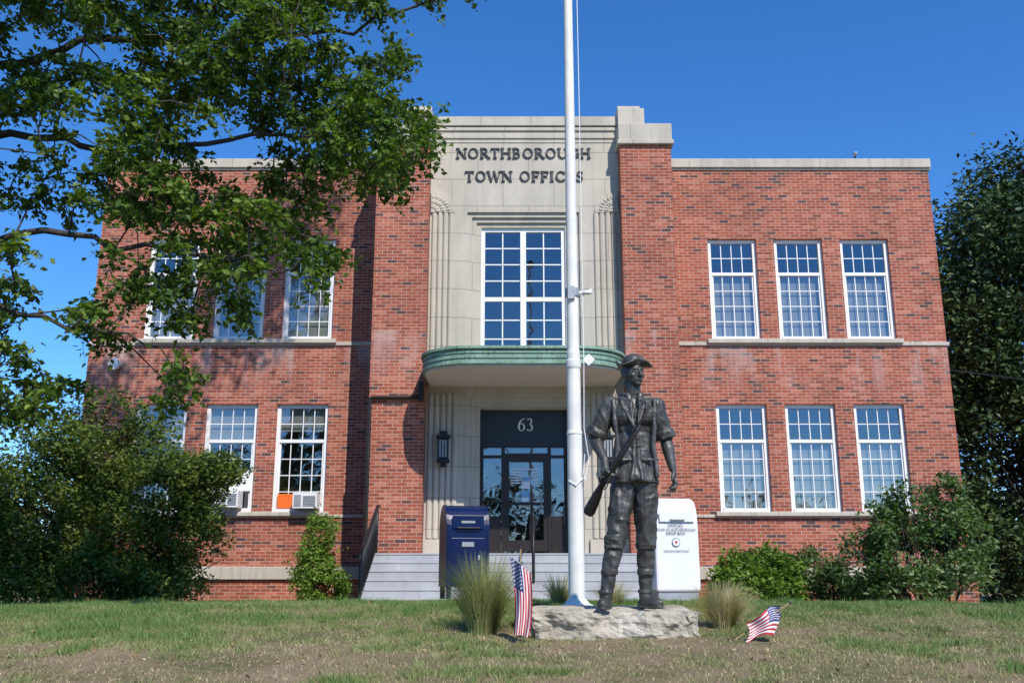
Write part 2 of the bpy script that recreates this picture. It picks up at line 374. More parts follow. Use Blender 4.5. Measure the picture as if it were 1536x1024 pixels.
def window(x0,x1,z0,z1,y,split=.345,cols=4,rt=2,rb=4,shade=.62,fw=.08):
    F=WHITE
    FR.box(x0,x0+fw,y,y+.09,z0,z1,F); FR.box(x1-fw,x1,y,y+.09,z0,z1,F)
    FR.box(x0+fw,x1-fw,y+.002,y+.09,z1-fw,z1,F); FR.box(x0+fw,x1-fw,y-.02,y+.09,z0,z0+fw,F)
    zs=z1-(z1-z0)*split; FR.box(x0+fw,x1-fw,y+.004,y+.08,zs-.035,zs+.035,F)
    a,b=x0+fw,x1-fw
    FR.box(a,a+.035,y+.03,y+.08,z0+fw,zs-.035,F); FR.box(b-.035,b,y+.03,y+.08,z0+fw,zs-.035,F)
    for (c,d,rows) in ((zs+.035,z1-fw,rt),(z0+fw,zs-.035,rb)):
        for i in range(1,cols): X=a+(b-a)*i/cols; FR.box(X-.009,X+.009,y+.040,y+.062,c,d,F)
        for i in range(1,rows): Z=c+(d-c)*i/rows; FR.box(a,b,y+.043,y+.058,Z-.009,Z+.009,F)
    GL.poly([(a,y+.05,z0),(b,y+.05,z0),(b,y+.05,z1),(a,y+.05,z1)],GLASS)
    zb=z0+.03; zt=z0+(z1-z0)*shade
    if shade>1: zt=z1; zb=z1-(z1-z0)*(shade-1)
    BL.poly([(x0-.03,y+.13,zb),(x1+.03,y+.13,zb),(x1+.03,y+.13,zt),(x0-.03,y+.13,zt)],BLIND)
for i,(a,b) in enumerate(rw):
    window(a,b,*UP,20.075,shade=(.67,.67,.62)[i]); window(a,b,*LO,20.075,shade=(.66,.60,.66)[i])
for i,(a,b) in enumerate(lw):
    window(a,b,*UP,20.075,shade=(.67,.60,.67)[i]); window(a,b,*LO,20.075,shade=(1.25,1.4,1.3)[i])
y=19.10; X0,X1,Z0,Z1=-.66,1.14,4.15,7.01
FR.box(X0,X0+.08,y,y+.09,Z0,Z1,WHITE); FR.box(X1-.08,X1,y,y+.09,Z0,Z1,WHITE); FR.box(X0+.08,X1-.08,y+.002,y+.09,Z1-.08,Z1,WHITE)
FR.box(.18,.30,y-.01,y+.09,Z0,Z1-.08,WHITE)
for a,b in ((X0+.08,.18),(.30,X1-.08)):
    FR.box(a,b,y+.01,y+.08,5.38,5.47,WHITE)
    for i in (1,): X=a+(b-a)*i/2; FR.box(X-.012,X+.012,y+.03,y+.06,Z0,Z1-.08,WHITE)
    for c,d,rws in ((5.47,Z1-.08,4),(Z0,5.38,3)):
        for i in range(1,rws): Z=c+(d-c)*i/rws; FR.box(a,b,y+.033,y+.057,Z-.012,Z+.012,WHITE)
    GL.poly([(a,y+.045,Z0),(b,y+.045,Z0),(b,y+.045,Z1),(a,y+.045,Z1)],GLASS)
FR.obj('window_frames',B,bevel=0); GL.obj('window_glass',B,fix=False); BL.obj('window_blinds',B,fix=False)
cp=MB()
def plan(o):
    x0,x1,yf,rr=-1.74-o,2.17+o,16.8-o,1.0+o; pts=[(x0,18.9),(x0,yf+rr)]
    pts+=[(x0+rr-rr*math.cos(a),yf+rr-rr*math.sin(a)) for a in np.linspace(0,math.pi/2,14)[1:]]
    pts+=[(x1-rr+rr*math.sin(a),yf+rr-rr*math.cos(a)) for a in np.linspace(0,math.pi/2,14)]+[(x1,18.9)]
    return pts
for z0,z1,o in ((3.55,3.60,.0),(3.60,3.655,-.025),(3.655,3.70,-.005),(3.70,3.75,-.03),(3.75,3.785,-.01),(3.785,3.83,-.03),(3.83,3.88,.03)):
    cp.extr(plan(o),'z',z0,z1,COPPER)
cp.obj('copper_canopy',B)
so=MB(); so.extr(plan(-.06),'z',3.50,3.549,SOFF); so.obj('canopy_soffit',B)
e=MB(); Y=19.33; ex0,ex1=-.66,1.14
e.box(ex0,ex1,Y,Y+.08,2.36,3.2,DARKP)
e.box(ex0,ex1,Y-.03,Y+.08,2.30,2.36,BRONZEF); e.box(ex0,ex0+.07,Y-.02,Y+.08,.15,2.30,BRONZEF); e.box(ex1-.07,ex1,Y-.02,Y+.08,.15,2.30,BRONZEF)
e.box(-.22,-.15,Y-.02,Y+.08,.15,2.30,BRONZEF); e.box(.735,.805,Y-.02,Y+.08,.15,2.30,BRONZEF)
e.box(-.59,-.22,Y-.01,Y+.07,2.08,2.14,BRONZEF);e.box(-.15,.735,Y-.01,Y+.07,2.10,2.18,BRONZEF);e.box(.805,1.07,Y-.01,Y+.07,2.08,2.14,BRONZEF)
e.box(-.15,-.06,Y,Y+.05,.2,2.10,BRONZEF); e.box(.645,.735,Y,Y+.05,.2,2.10,BRONZEF); e.box(-.06,.645,Y,Y+.05,.2,.42,BRONZEF); e.box(-.06,.645,Y,Y+.05,2.0,2.10,BRONZEF); e.box(-.06,.645,Y,Y+.04,1.12,1.18,BRONZEF)
e.tube([(.60,Y-.02,1.0),(.60,Y-.07,1.0),(.60,Y-.07,1.35),(.60,Y-.02,1.35)],.012,GREY)
e.box(-.58,-.23,Y,Y+.05,.15,.9,BRONZEF); e.box(.81,1.06,Y,Y+.05,.15,.9,BRONZEF)
e.obj('entrance_door',B,bevel=.004)
g=MB(); g.poly([(ex0,Y+.03,.15),(ex1,Y+.03,.15),(ex1,Y+.03,2.3),(ex0,Y+.03,2.3)],GLASS); g.obj('door_glass',B,fix=False)
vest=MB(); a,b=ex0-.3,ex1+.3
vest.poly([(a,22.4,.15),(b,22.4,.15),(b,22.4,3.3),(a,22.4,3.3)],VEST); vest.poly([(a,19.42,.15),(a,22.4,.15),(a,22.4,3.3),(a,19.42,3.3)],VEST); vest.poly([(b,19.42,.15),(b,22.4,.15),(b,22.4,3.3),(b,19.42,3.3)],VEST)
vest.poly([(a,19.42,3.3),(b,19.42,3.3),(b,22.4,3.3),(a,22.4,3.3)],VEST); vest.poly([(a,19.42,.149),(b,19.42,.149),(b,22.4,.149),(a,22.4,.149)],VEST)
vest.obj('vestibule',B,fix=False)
nt=MB()
for i in range(5):
    z=1.78-.055*i; nt.box(-.03,.18,Y+.008,Y+.012,z,z+.022,PAPER); nt.box(.42,.53,Y+.008,Y+.012,z,z+.022,PAPER)
nt.box(-.02,.55,Y+.008,Y+.012,1.84,1.865,PAPER)
nt.box(.20,.37,Y-.006,Y-.002,1.45,1.72,PAPER); nt.box(.21,.36,Y-.010,Y-.007,1.60,1.70,PBLUE)
nt.box(.18,.36,Y-.006,Y-.002,1.18,1.42,PBLUE); nt.box(.2,.34,Y-.010,Y-.007,1.2,1.27,PAPER); nt.box(.44,.62,Y+.008,Y+.012,1.25,1.31,GREY)
nt.obj('door_notices',B)
def sf(x,y,h=.15): return ('s',x,y,h)
GLY={
'N':(.92,[('l',.14,0,.14,1,.08),('l',.76,0,.76,1,.08),('l',.12,1,.78,0,.17),sf(.14,1),sf(.14,0),sf(.76,1)]),
'O':(1.0,[('a',.5,.5,.42,.5,0,360,.15)]),
'R':(.88,[('l',.2,0,.2,1,.16),('a',.36,.75,.30,.25,-90,90,.13),('l',.2,.96,.38,.96,.08),('l',.2,.53,.38,.53,.08),('l',.40,.53,.78,0,.16),sf(.2,1),sf(.2,0),sf(.8,0,.1)]),
'T':(.82,[('l',.4,0,.4,1,.16),('l',.04,.95,.76,.95,.09),('l',.06,1,.06,.78,.06),('l',.74,1,.74,.78,.06),sf(.4,0)]),
'H':(.96,[('l',.18,0,.18,1,.16),('l',.76,0,.76,1,.16),('l',.2,.52,.74,.52,.08),sf(.18,1),sf(.18,0),sf(.76,1),sf(.76,0)]),
'B':(.82,[('l',.2,0,.2,1,.16),('a',.36,.76,.27,.24,-90,90,.12),('a',.36,.27,.33,.27,-90,90,.13),('l',.2,.96,.38,.96,.08),('l',.2,.04,.38,.04,.08),('l',.2,.53,.38,.53,.07),sf(.17,1,.12),sf(.17,0,.12)]),
'U':(.90,[('l',.18,.3,.18,1,.16),('l',.74,.3,.74,1,.08),('a',.46,.34,.32,.34,180,360,.11),sf(.18,1),sf(.74,1)]),
'G':(.96,[('a',.5,.5,.42,.5,45,325,.15),('l',.84,.12,.84,.46,.15),sf(.82,.47,.15),('l',.84,.74,.84,.98,.06)]),
'W':(1.2,[('l',.12,1,.38,0,.16),('l',.38,0,.6,.9,.08),('l',.6,1,.84,0,.16),('l',.84,0,1.08,1,.08),sf(.12,1),sf(.6,1,.1),sf(1.08,1,.12)]),
'F':(.74,[('l',.2,0,.2,1,.16),('l',.2,.95,.68,.95,.09),('l',.2,.52,.54,.52,.08),('l',.66,1,.66,.78,.06),('l',.54,.42,.54,.62,.05),sf(.2,0),sf(.15,1,.1)]),
'I':(.46,[('l',.22,0,.22,1,.16),sf(.22,1),sf(.22,0)]),
'C':(.90,[('a',.5,.5,.42,.5,45,318,.15),('l',.8,.72,.8,.98,.06),('l',.8,.05,.8,.26,.05)]),
'E':(.80,[('l',.2,0,.2,1,.16),('l',.2,.95,.68,.95,.09),('l',.2,.05,.7,.05,.09),('l',.2,.52,.54,.52,.08),('l',.66,1,.66,.78,.06),('l',.70,0,.70,.24,.06),('l',.54,.42,.54,.62,.05),sf(.15,0,.1),sf(.15,1,.1)]),
'S':(.68,[('a',.34,.75,.24,.25,40,270,.13),('a',.34,.26,.26,.26,-90,90,.13),('a',.34,.26,.27,.26,215,270,.1),('l',.56,.72,.56,.97,.05),('l',.08,.04,.08,.28,.05)]),
'6':(.72,[('a',.35,.31,.29,.31,0,360,.14),('a',.66,.34,.60,.66,95,178,.14)]),
'3':(.66,[('a',.28,.76,.23,.24,-85,150,.12),('a',.28,.28,.29,.28,-145,88,.14)]),
' ':(.5,[])}
def word(lt,txt,x0,x1,zb,h,yw,dp,mat):
    tot=sum(GLY[c][0] for c in txt); sx=(x1-x0)/tot; X=x0
    for ch in txt:
        adv,st=GLY[ch]
        for i,p in enumerate(st):
            yf=yw-dp-.0012*i; yb=yw-.001
            if p[0]=='s': z0=0 if p[2]<.1 else (p[2]-.06); polys=[[(p[1]-p[3],z0),(p[1]+p[3],z0),(p[1]+p[3],z0+.06),(p[1]-p[3],z0+.06)]]
            elif p[0]=='l':
                _,a,b,c_,d,wd=p; dx,dz=c_-a,d-b
                if abs(dx)>.08 and abs(dz)>.3: polys=[[(a-wd/2,b),(a+wd/2,b),(c_+wd/2,d),(c_-wd/2,d)]]
                else:
                    L=math.hypot(dx,dz); nx,nz=-dz/L*wd/2,dx/L*wd/2; polys=[[(a+nx,b+nz),(a-nx,b-nz),(c_-nx,d-nz),(c_+nx,d+nz)]]
            else:
                _,cx,cz,rx,rz,a0,a1,wd=p; n_=max(6,int(abs(a1-a0)/15)); polys=[]
                for j in range(n_):
                    t0=math.radians(a0+(a1-a0)*j/n_); t1=math.radians(a0+(a1-a0)*(j+1)/n_)
                    def e_(t,ins):
                        wv=wd*(.45+.55*abs(math.cos(t))); return (cx+(rx-(wv if ins else 0))*math.cos(t),cz+(rz-(wv*.8 if ins else 0))*math.sin(t))
                    polys.append([e_(t0,0),e_(t1,0),e_(t1,1),e_(t0,1)])
            for o in polys: lt.extr([(X+u*sx,zb+v*h) for u,v in o],'y',yf,yb,mat)
        X+=adv*sx
lt=MB(); word(lt,'NORTHBOROUGH',-1.22,1.73,8.55,.235,18.9,.035,LETM); word(lt,'TOWN OFFICES',-1.03,1.56,8.01,.235,18.9,.035,LETM); lt.obj('raised_lettering',B)
lt=MB(); word(lt,'63',.11,.46,2.64,.27,Y,.012,PAPER); lt.obj('house_number',B)
s=MB()
for i in range(6):
    s.box(-2.6,3.1,16.0+.3*i,16.3+.3*i if i<5 else 19.42,-1.2,-.60+.15*i-.001,STEPS)
    s.box(-2.6,3.1,15.988+.3*i,16.0+.3*i,-.63+.15*i,-.602+.15*i,STEPS)
s.obj('entrance_steps',B,bevel=.008)
h=MB()
def rail(x):
    p0=Vector((x,17.75,1.02)); p1=Vector((x,15.95,.14)); h.tube([p0+Vector((0,.25,0)),p0,p1,p1+Vector((0,-.12,-.12))],.028,BLACK)
    for f,zb in ((0,.14),(1,-.78)):
        p=p0.lerp(p1,f); h.tube([(p.x,p.y,zb),(p.x,p.y,p.z)],.026,BLACK)
    h.tube([p0+Vector((0,0,-.75)),p1+Vector((0,0,-.75))],.018,BLACK)
    for j in range(1,14):
        p=p0.lerp(p1,j/14); h.tube([p,(p.x,p.y,p.z-.75)],.011,BLACK,6)
rail(-2.52); rail(3.02)
h.tube([(.37,17.75,.14),(.37,17.75,1.0),(.37,16.6,.42),(.37,16.6,-.35)],.028,BLACK)
h.obj('hand_rails',B,smooth=True)
d=MB()
d.tube([(-1.78,18.44,3.2),(-2.80,18.44,3.2),(-2.84,18.44,3.16),(-2.84,18.44,.15)],.04,BRONZEF,8); d.box(-1.86,-1.77,18.3,18.52,3.12,3.5,BRONZEF)
d.obj('drain_pipe',B)
la=MB()
for cx in (-1.38,1.92):
    la.box(cx-.1,cx+.1,18.66,18.86,1.98,2.42,BLACK); la.box(cx-.14,cx+.14,18.62,18.86,2.42,2.47,BLACK); la.box(cx-.07,cx+.07,18.69,18.83,2.47,2.56,BLACK); la.box(cx-.13,cx+.13,18.63,18.86,1.93,1.98,BLACK); la.box(cx-.05,cx+.05,18.71,18.81,1.84,1.93,BLACK)
    la.box(cx-.075,cx+.075,18.645,18.66,2.03,2.37,GREY)
    for dx in (-.09,-.03,.03,.09): la.box(cx+dx-.008,cx+dx+.008,18.63,18.65,1.98,2.42,BLACK)
la.obj('wall_lanterns',B)
ml=MB(); pts=[(-8.65,4.34),(-8.5,4.19),(-8.65,4.04),(-8.8,4.19)]; ml.extr(pts,'y',19.85,19.97,WHITE); ml.obj('wall_lamp',B,bevel=.01)
ac=MB()
def acu(x0,x1,z0,z1):
    ac.box(x0,x1,19.70,20.06,z0,z1,WHITE2)
    for j in range(7): z=z0+.05+(z1-z0-.1)*j/7; ac.box(x0+.22,x1-.03,19.685,19.7,z,z+.02,GREY)
    ac.box(x0+.03,x0+.18,19.69,19.7,z0+.04,z1-.04,GREY)
acu(-4.58,-4.07,1.08,1.40); acu(-6.15,-5.72,1.10,1.45)
ac.box(-6.54,-6.16,20.06,20.1,1.1,1.9,WHITE); ac.box(-6.15,-5.58,20.06,20.1,1.46,1.9,WHITE)
ac.obj('window_air_conditioners',B,bevel=.008)
og=MB(); og.box(-4.98,-4.60,20.04,20.06,1.10,1.40,ORANGE); og.obj('orange_window_sign',B)
rv=MB(); rv.tube([(8.0,20.2,9.02),(8.0,20.2,9.2)],.02,BLACK); rv.ell((8.0,20.17,9.24),(.05,.07,.05),GREY); rv.obj('roof_vent',B)
pc=MB(); pc.tube([(9.6,20.3,4.15),(13,22,4.15),(18,24,4.45),(30,30,5.6)],.014,BLACK,6); pc.obj('power_cable')
# ---------------------------------------------------------------- flagpole
fp=empty('flagpole'); f=MB(); px,py=.605,9.0; gzb=float(gz(px,py))
f.tube([(px,py,gzb-.1),(px,py,1.2)],[.078,.072],POLEM,24)
f.tube([(px,py,1.2),(px,py,1.24),(px,py,2.0),(px,py,2.04),(px,py,9.5)],[.078,.068,.066,.06,.036],POLEM,24)
f.tube([(px,py,1.84),(px,py,1.86),(px,py,1.92),(px,py,1.94)],[.068,.075,.075,.066],POLEM,24)
f.obj('pole',fp,smooth=False)
f=MB(); f.tube([(px,py,gzb-.03),(px,py,gzb+.015),(px,py,gzb+.03),(px,py,gzb+.07)],[.16,.155,.12,.085],POLEM,24); f.obj('base_collar',fp)
f=MB(); f.ell((px,py,9.55),(.07,.07,.07),LETM); f.obj('finial',fp,smooth=True)
f=MB(); z=2.62; f.tube([(px,py,z-.04),(px,py,z+.04)],.074,GREY,20); f.box(px+.05,px+.13,py-.03,py+.0,z-.012,z+.012,WHITE); f.tube([(px+.10,py-.03,z-.03),(px+.2,py-.05,z+.03)],.012,WHITE); f.ell((px+.15,py-.05,z-.01),(.05,.03,.022),WHITE)
f.box(px-.05,px+.02,py-.085,py-.06,z-.08,z+.05,GREY); f.obj('cleat_bracket',fp)
f=MB(); f.tube([(px+.085,py-.02,9.4),(px+.10,py-.03,5),(px+.10,py-.04,2.6),(px+.10,py-.04,1.9),(px+.09,py-.05,1.25),(px+.13,py-.07,.95),(px+.09,py-.09,.75),(px+.075,py-.08,.82),(px+.09,py-.06,1.0)],.004,WHITE,6)
f.tube([(px-.065,py-.05,.75),(px+.0,py-.085,.70),(px+.075,py-.06,.78)],.007,WHITE,6); f.obj('halyard_rope',fp)
f=MB(); f.extr([(px+.15,1.99),(px+.21,1.93),(px+.15,1.87),(px+.09,1.93)],'y',py-.04,py-.01,WHITE); f.obj('floodlight',fp)
# ---------------------------------------------------------------- stone plinth
def boulder():
    bm=bmesh.new(); bmesh.ops.create_cube(bm,size=1); bmesh.ops.subdivide_edges(bm,edges=bm.edges,cuts=40,use_grid_fill=True)
    for v in bm.verts:
        p=v.co.copy(); q=Vector((p.x*1.32,p.y*.95,p.z*.36))
        e=Vector((abs(p.x)*2,abs(p.y)*2,abs(p.z)*2)); k=sum(1 for a in e if a>.94)
        nz=noise.fractal(q*3.2,1,2,5); n2=noise.fractal(q*9+Vector((3,1,2)),1,2,4); n3=noise.noise(q*1.4)
        st=abs(noise.noise(Vector((q.x*2.5,q.y*2.5,q.z*9))))
        d=Vector((p.x*(1 if e.x>.9 else .2),p.y*(1 if e.y>.9 else .2),p.z*(1 if e.z>.9 else .1)*.55))
        q+=d*(.14*nz+.08*n2+.10*n3-.045*st)-(p*.035*(k-1) if k>1 else Vector((0,0,0)))
        if p.z>.4: q.z=min(q.z,.184)
        v.co=q
    me=bpy.data.meshes.new('stone_plinth'); bm.to_mesh(me); bm.free(); me.materials.append(GRAN)
    o=bpy.data.objects.new('granite_plinth',me); COL.objects.link(o); o.location=(.725,7.5,-.351-.183)
boulder()
# ---------------------------------------------------------------- statue
def statue():
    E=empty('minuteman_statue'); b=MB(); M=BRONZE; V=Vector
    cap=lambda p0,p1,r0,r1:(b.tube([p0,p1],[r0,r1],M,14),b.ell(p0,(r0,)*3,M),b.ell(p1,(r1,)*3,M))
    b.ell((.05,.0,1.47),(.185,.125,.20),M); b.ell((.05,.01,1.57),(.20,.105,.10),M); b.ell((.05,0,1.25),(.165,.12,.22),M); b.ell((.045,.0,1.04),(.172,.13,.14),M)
    b.ell((-.02,-.07,1.50),(.10,.075,.10),M); b.ell((.12,-.07,1.50),(.10,.075,.10),M)
    prof=[]
    for j in range(9):
        z=1.22-.26*j/8; prof.append((z,.165+.028*(j/8)**1.3,.128+.03*(j/8)))
    base=len(b.v); nn=36
    for z,rx,ry in prof:
        for i in range(nn):
            a=2*math.pi*i/nn; sc=1+.035*math.sin(a*7)*((1.22-z)/.26); zz=z+ (0 if z>1.0 else .035*math.exp(-((a-4.712)/.22)**2))
            b.v.append((.045+rx*sc*math.cos(a),ry*sc*math.sin(a),zz))
    for j in range(8):
        for i in range(nn): b.f.append([base+j*nn+i,base+j*nn+(i+1)%nn,base+(j+1)*nn+(i+1)%nn,base+(j+1)*nn+i]); b.m.append(0)
    b.f.append([base+i for i in range(nn)]); b.m.append(0); b.f.append([base+8*nn+i for i in range(nn)][::-1]); b.m.append(0)
    cap((.055,.01,1.62),(.062,-.01,1.76),.062,.055)
    yaw=math.radians(24); R=Matrix.Rotation(yaw,3,'Z'); H=V((.064,-.015,1.845))
    hp=lambda x,y,z:H+R@V((x,y,z))
    b.ell(H,(.074,.092,.098),M,R,20,14); b.ell(hp(0,-.03,-.05),(.055,.062,.062),M,R,16,10); b.ell(hp(0,-.068,-.09),(.028,.022,.022),M,R)
    cap(hp(0,-.088,.012),hp(0,-.114,-.026),.010,.015); b.ell(hp(.011,-.100,-.03),(.009,.01,.007),M,R); b.ell(hp(-.011,-.100,-.03),(.009,.01,.007),M,R)
    b.ell(hp(0,-.082,.027),(.055,.014,.010),M,R); b.ell(hp(0,-.088,-.057),(.024,.012,.006),M,R); b.ell(hp(0,-.086,-.070),(.020,.012,.007),M,R)
    for sg in (-1,1):
        b.ell(hp(sg*.042,-.060,-.025),(.022,.02,.02),M,R); b.ell(hp(sg*.076,.005,-.005),(.012,.022,.032),M,R); b.ell(hp(sg*.028,-.080,.006),(.013,.008,.008),M,R)
        b.ell(hp(sg*.068,.03,.02),(.02,.05,.055),M,R)
    b.ell(hp(0,.09,-.05),(.035,.035,.07),M,R)
    b.ell(hp(0,.008,.095),(.088,.102,.070),M,R,20,12)
    nb=48; base=len(b.v); rad=[.07,.11,.140,.158]
    for side in (0,1):
        for ri,rr in enumerate(rad):
            for i in range(nb):
                a=2*math.pi*i/nb; up=1-abs(math.cos(1.5*(a-math.pi*.5))); q=ri/3
                r_=rr*(1-.20*up*q)*(1.0+.08*(abs(math.cos(a))))
                z=.064+.010*q+.085*up*q**1.3-.012*q*(1-up) - (.012 if side else 0)
                b.v.append(tuple(hp(r_*math.cos(a),r_*math.sin(a)*.92+.010,z)))
    nr=len(rad)
    for j in range(nr-1):
        for i in range(nb):
            i2=(i+1)%nb; a0=base+j*nb; a1=a0+nb; c0=a0+nr*nb; c1=c0+nb
            b.f.append([a0+i,a1+i,a1+i2,a0+i2]); b.m.append(0); b.f.append([c0+i,c0+i2,c1+i2,c1+i]); b.m.append(0)
    for i in range(nb):
        i2=(i+1)%nb; t0=base+(nr-1)*nb; t1=t0+nr*nb; b.f.append([t0+i,t1+i,t1+i2,t0+i2]); b.m.append(0)
        t0=base; t1=t0+nr*nb; b.f.append([t0+i,t0+i2,t1+i2,t1+i]); b.m.append(0)
    for sg in (-1,1):
        cap((.055+sg*.05,-.045,1.66),(.05+sg*.075,.04,1.68),.022,.024)
        cap((.055+sg*.05,-.055,1.665),(.05+sg*.03,-.118,1.57),.020,.017)
        pts=[(.05+sg*.03,1.62),(.05+sg*.11,1.63),(.05+sg*.125,1.54),(.05+sg*.085,1.53),(.05+sg*.015,1.38)]
        base=len(b.v)
        for yy in (-.175,-.13):
            for (x,z) in pts: b.v.append((x,yy+(.045 if abs(x-.05)>.1 else 0)+(z-1.4)*.14,z))
        k=len(pts)
        for i in range(k): b.f.append([base+i,base+(i+1)%k,base+k+(i+1)%k,base+k+i]); b.m.append(0)
        b.f.append([base+i for i in range(k)]); b.m.append(0); b.f.append([base+k+i for i in range(k)][::-1]); b.m.append(0)
        b.tube([(.05+sg*.014,-.142,1.40),(.05+sg*.016,-.130,1.25),(.05+sg*.02,-.138,1.12),(.05+sg*.045,-.160,.97)],[.012,.013,.013,.015],M,8)
        b.tube([(.05+sg*.165,-.08,1.62),(.05+sg*.158,-.105,1.45),(.05+sg*.140,-.105,1.25),(.05+sg*.165,-.11,1.0)],[.016]*4,M,8)
        b.ell((.05+sg*.09,-.132,1.13),(.05,.02,.016),M)
    for z in (1.36,1.30,1.24,1.18,1.12): b.ell((.066,-.142 if z>1.2 else -.137,z),(.011,.011,.011),M,None,8,6)
    legs=(((-.030,0,.98),(-.120,-.05,.53),(-.210,-.10,.10),(-.245,-.22,.035)),((.130,.0,.98),(.125,.0,.53),(.115,.07,.10),(.185,-.02,.035)))
    for hip,kn,an,toe in legs:
        hip,kn,an,toe=map(V,(hip,kn,an,toe))
        b.tube([hip,hip.lerp(kn,.5),kn],[.105,.094,.076],M,18); b.ell(hip,(.105,.115,.11),M); b.ell(kn,(.076,.078,.078),M)
        mid=kn.lerp(an,.35)+V((0,.012,0)); b.tube([kn,mid,kn.lerp(an,.8),an],[.064,.068,.052,.047],M,16)
        p=kn.lerp(an,.06); b.tube([p+V((0,0,.045)),p-V((0,0,.03))],[.080,.078],M,18)
        p=kn.lerp(an,.16); b.tube([p+V((0,0,.010)),p-V((0,0,.010))],[.078,.078],M,18)
        p=kn.lerp(an,.60); b.tube([p+V((0,0,.02)),p-V((0,0,.02))],[.068,.066],M,18)
        b.ell(an+V((0,0,-.005)),(.052,.058,.06),M)
        dd=(toe-an); dd.z=0; ang=math.atan2(dd.y,dd.x)+math.pi/2; RF=Matrix.Rotation(ang,3,'Z'); fc=(an+toe)/2
        b.ell(V((fc.x,fc.y,.045)),(.050,.125,.045),M,RF,16,10); b.ell(V((toe.x,toe.y,.035)),(.048,.06,.035),M,RF)
        heel=an+RF@V((0,.03,0)); b.ell(V((heel.x,heel.y,.03)),(.042,.045,.04),M,RF)
        b.ell(V((fc.x,fc.y,.010)),(.054,.15,.016),M,RF,18,6)
        b.tube([V((an.x,an.y,.115)),V((an.x,an.y,.14))],[.062,.058],M,16)
    a0=(V((-.125,.005,1.575)),V((-.265,.04,1.325)),V((-.20,-.13,1.13))); a1=(V((.225,.005,1.575)),V((.315,.03,1.31)),V((.35,-.03,1.07)))
    for sh,el,wr in (a0,a1):
        b.ell(sh,(.086,.085,.085),M); b.tube([sh,sh.lerp(el,.45),sh.lerp(el,.85)],[.082,.076,.070],M,16); b.ell(sh.lerp(el,.85),(.07,.07,.06),M)
        p=sh.lerp(el,.86); dv=(el-sh).normalized(); b.tube([p-dv*.035,p+dv*.03],[.082,.086],M,18)
        cap(el,el.lerp(wr,.35),.048,.050); cap(el.lerp(wr,.35),wr,.050,.030)
    W=a1[2]; b.ell(W+V((.006,-.008,-.055)),(.022,.038,.050),M,Matrix.Rotation(.15,3,'Y'))
    for i,(L,yo) in enumerate(((.075,-.036),(.085,-.014),(.080,.008),(.062,.028))):
        p=W+V((.012,yo-.006,-.092)); q=p+V((.004,-.004,-L*.45)); r_=q+V((-.014,-.004,-L*.32)); u=r_+V((-.022,0,-L*.10))
        cap(p,q,.0115,.0105); cap(q,r_,.0105,.0095); cap(r_,u,.0095,.008)
    p=W+V((0,-.036,-.03)); q=p+V((-.012,-.026,-.035)); r_=q+V((-.008,-.004,-.03)); cap(p,q,.014,.012); cap(q,r_,.012,.009)
    mz=V((.06,-.50,1.39)); bt=V((-.34,.04,.75)); ax=(mz-bt).normalized(); Hc=bt.lerp(mz,.40)
    side=(a0[2]-Hc); side=(side-ax*side.dot(ax)).normalized(); bi=ax.cross(side)
    pc_=Hc+side*.042; b.ell(pc_,(.045,.030,.045),M); cap(a0[2],pc_,.030,.030)
    for i in range(4):
        c_=Hc+ax*(-.036+.024*i); prev=None
        for k_,ang in enumerate((.35,1.15,1.95,2.75,3.3)):
            P=c_+(side*math.cos(ang)-bi*math.sin(ang))*.036
            if prev is not None: cap(prev,P,.0115,.0105)
            prev=P
    prev=None
    for ang in (-.2,-.8,-1.5,-2.1):
        P=Hc+ax*(.02+.012*abs(ang))+(side*math.cos(ang)-bi*math.sin(ang))*.036
        if prev is not None: cap(prev,P,.013,.012)
        prev=P
    o=b.obj('body_raw'); r=o.modifiers.new('r','REMESH'); r.mode='VOXEL'; r.voxel_size=.0052
    dg=bpy.context.evaluated_depsgraph_get(); me=bpy.data.meshes.new_from_object(o.evaluated_get(dg)); bpy.data.objects.remove(o)
    me.name='statue_body'; n_=len(me.vertices)
    co=np.zeros(n_*3,np.float32); me.vertices.foreach_get('co',co); co=co.reshape(-1,3); no=np.zeros(n_*3,np.float32); me.vertices.foreach_get('normal',no); no=no.reshape(-1,3)
    for i in range(n_):
        x,y,z=map(float,co[i])
        if z>1.72: continue
        if z<.14: amp=.002
        elif z<.30: amp=.006
        elif z<.97: amp=.0115
        elif x<-.16 or x>.27: amp=.0015 if z<1.30 else .012
        else: amp=.008
        if z<.97:
            s_=-1 if x<.03 else 1
            q=1-abs(noise.noise(Vector((x*8+z*5*s_,y*7,z*7-x*9*s_))))*2.4; q2=1-abs(noise.noise(Vector((x*14-z*9*s_,y*13,z*15+9))))*2
        else:
            q=1-abs(noise.noise(Vector((x*9+z*5,y*7,z*6-x*6))))*2.4; q2=1-abs(noise.noise(Vector((x*17,y*15,z*14+x*12))))*2
        co[i]+=no[i]*(amp*(.8*q+.4*q2-.35))
    me.vertices.foreach_set('co',co.ravel()); me.polygons.foreach_set('use_smooth',np.ones(len(me.polygons),bool)); me.materials.clear(); me.materials.append(BRONZE); me.update()
    ob=bpy.data.objects.new('statue_body',me); COL.objects.link(ob); ob.parent=E
    g=MB(); up=(V((0,0,1))-ax*ax.z).normalized(); P=lambda s,o=0:tuple(bt.lerp(mz,s)+up*o)
    g.tube([P(.30,.012),P(1.12,.012)],[.014,.011],BRONZ2,12)
    g.tube([P(0,-.035),P(.03,-.034),P(.18,-.015),P(.27,0),P(.42,-.008),P(.95,-.003)],[.042,.048,.038,.024,.024,.016],BRONZ2,12)
    sidev=ax.cross(up)
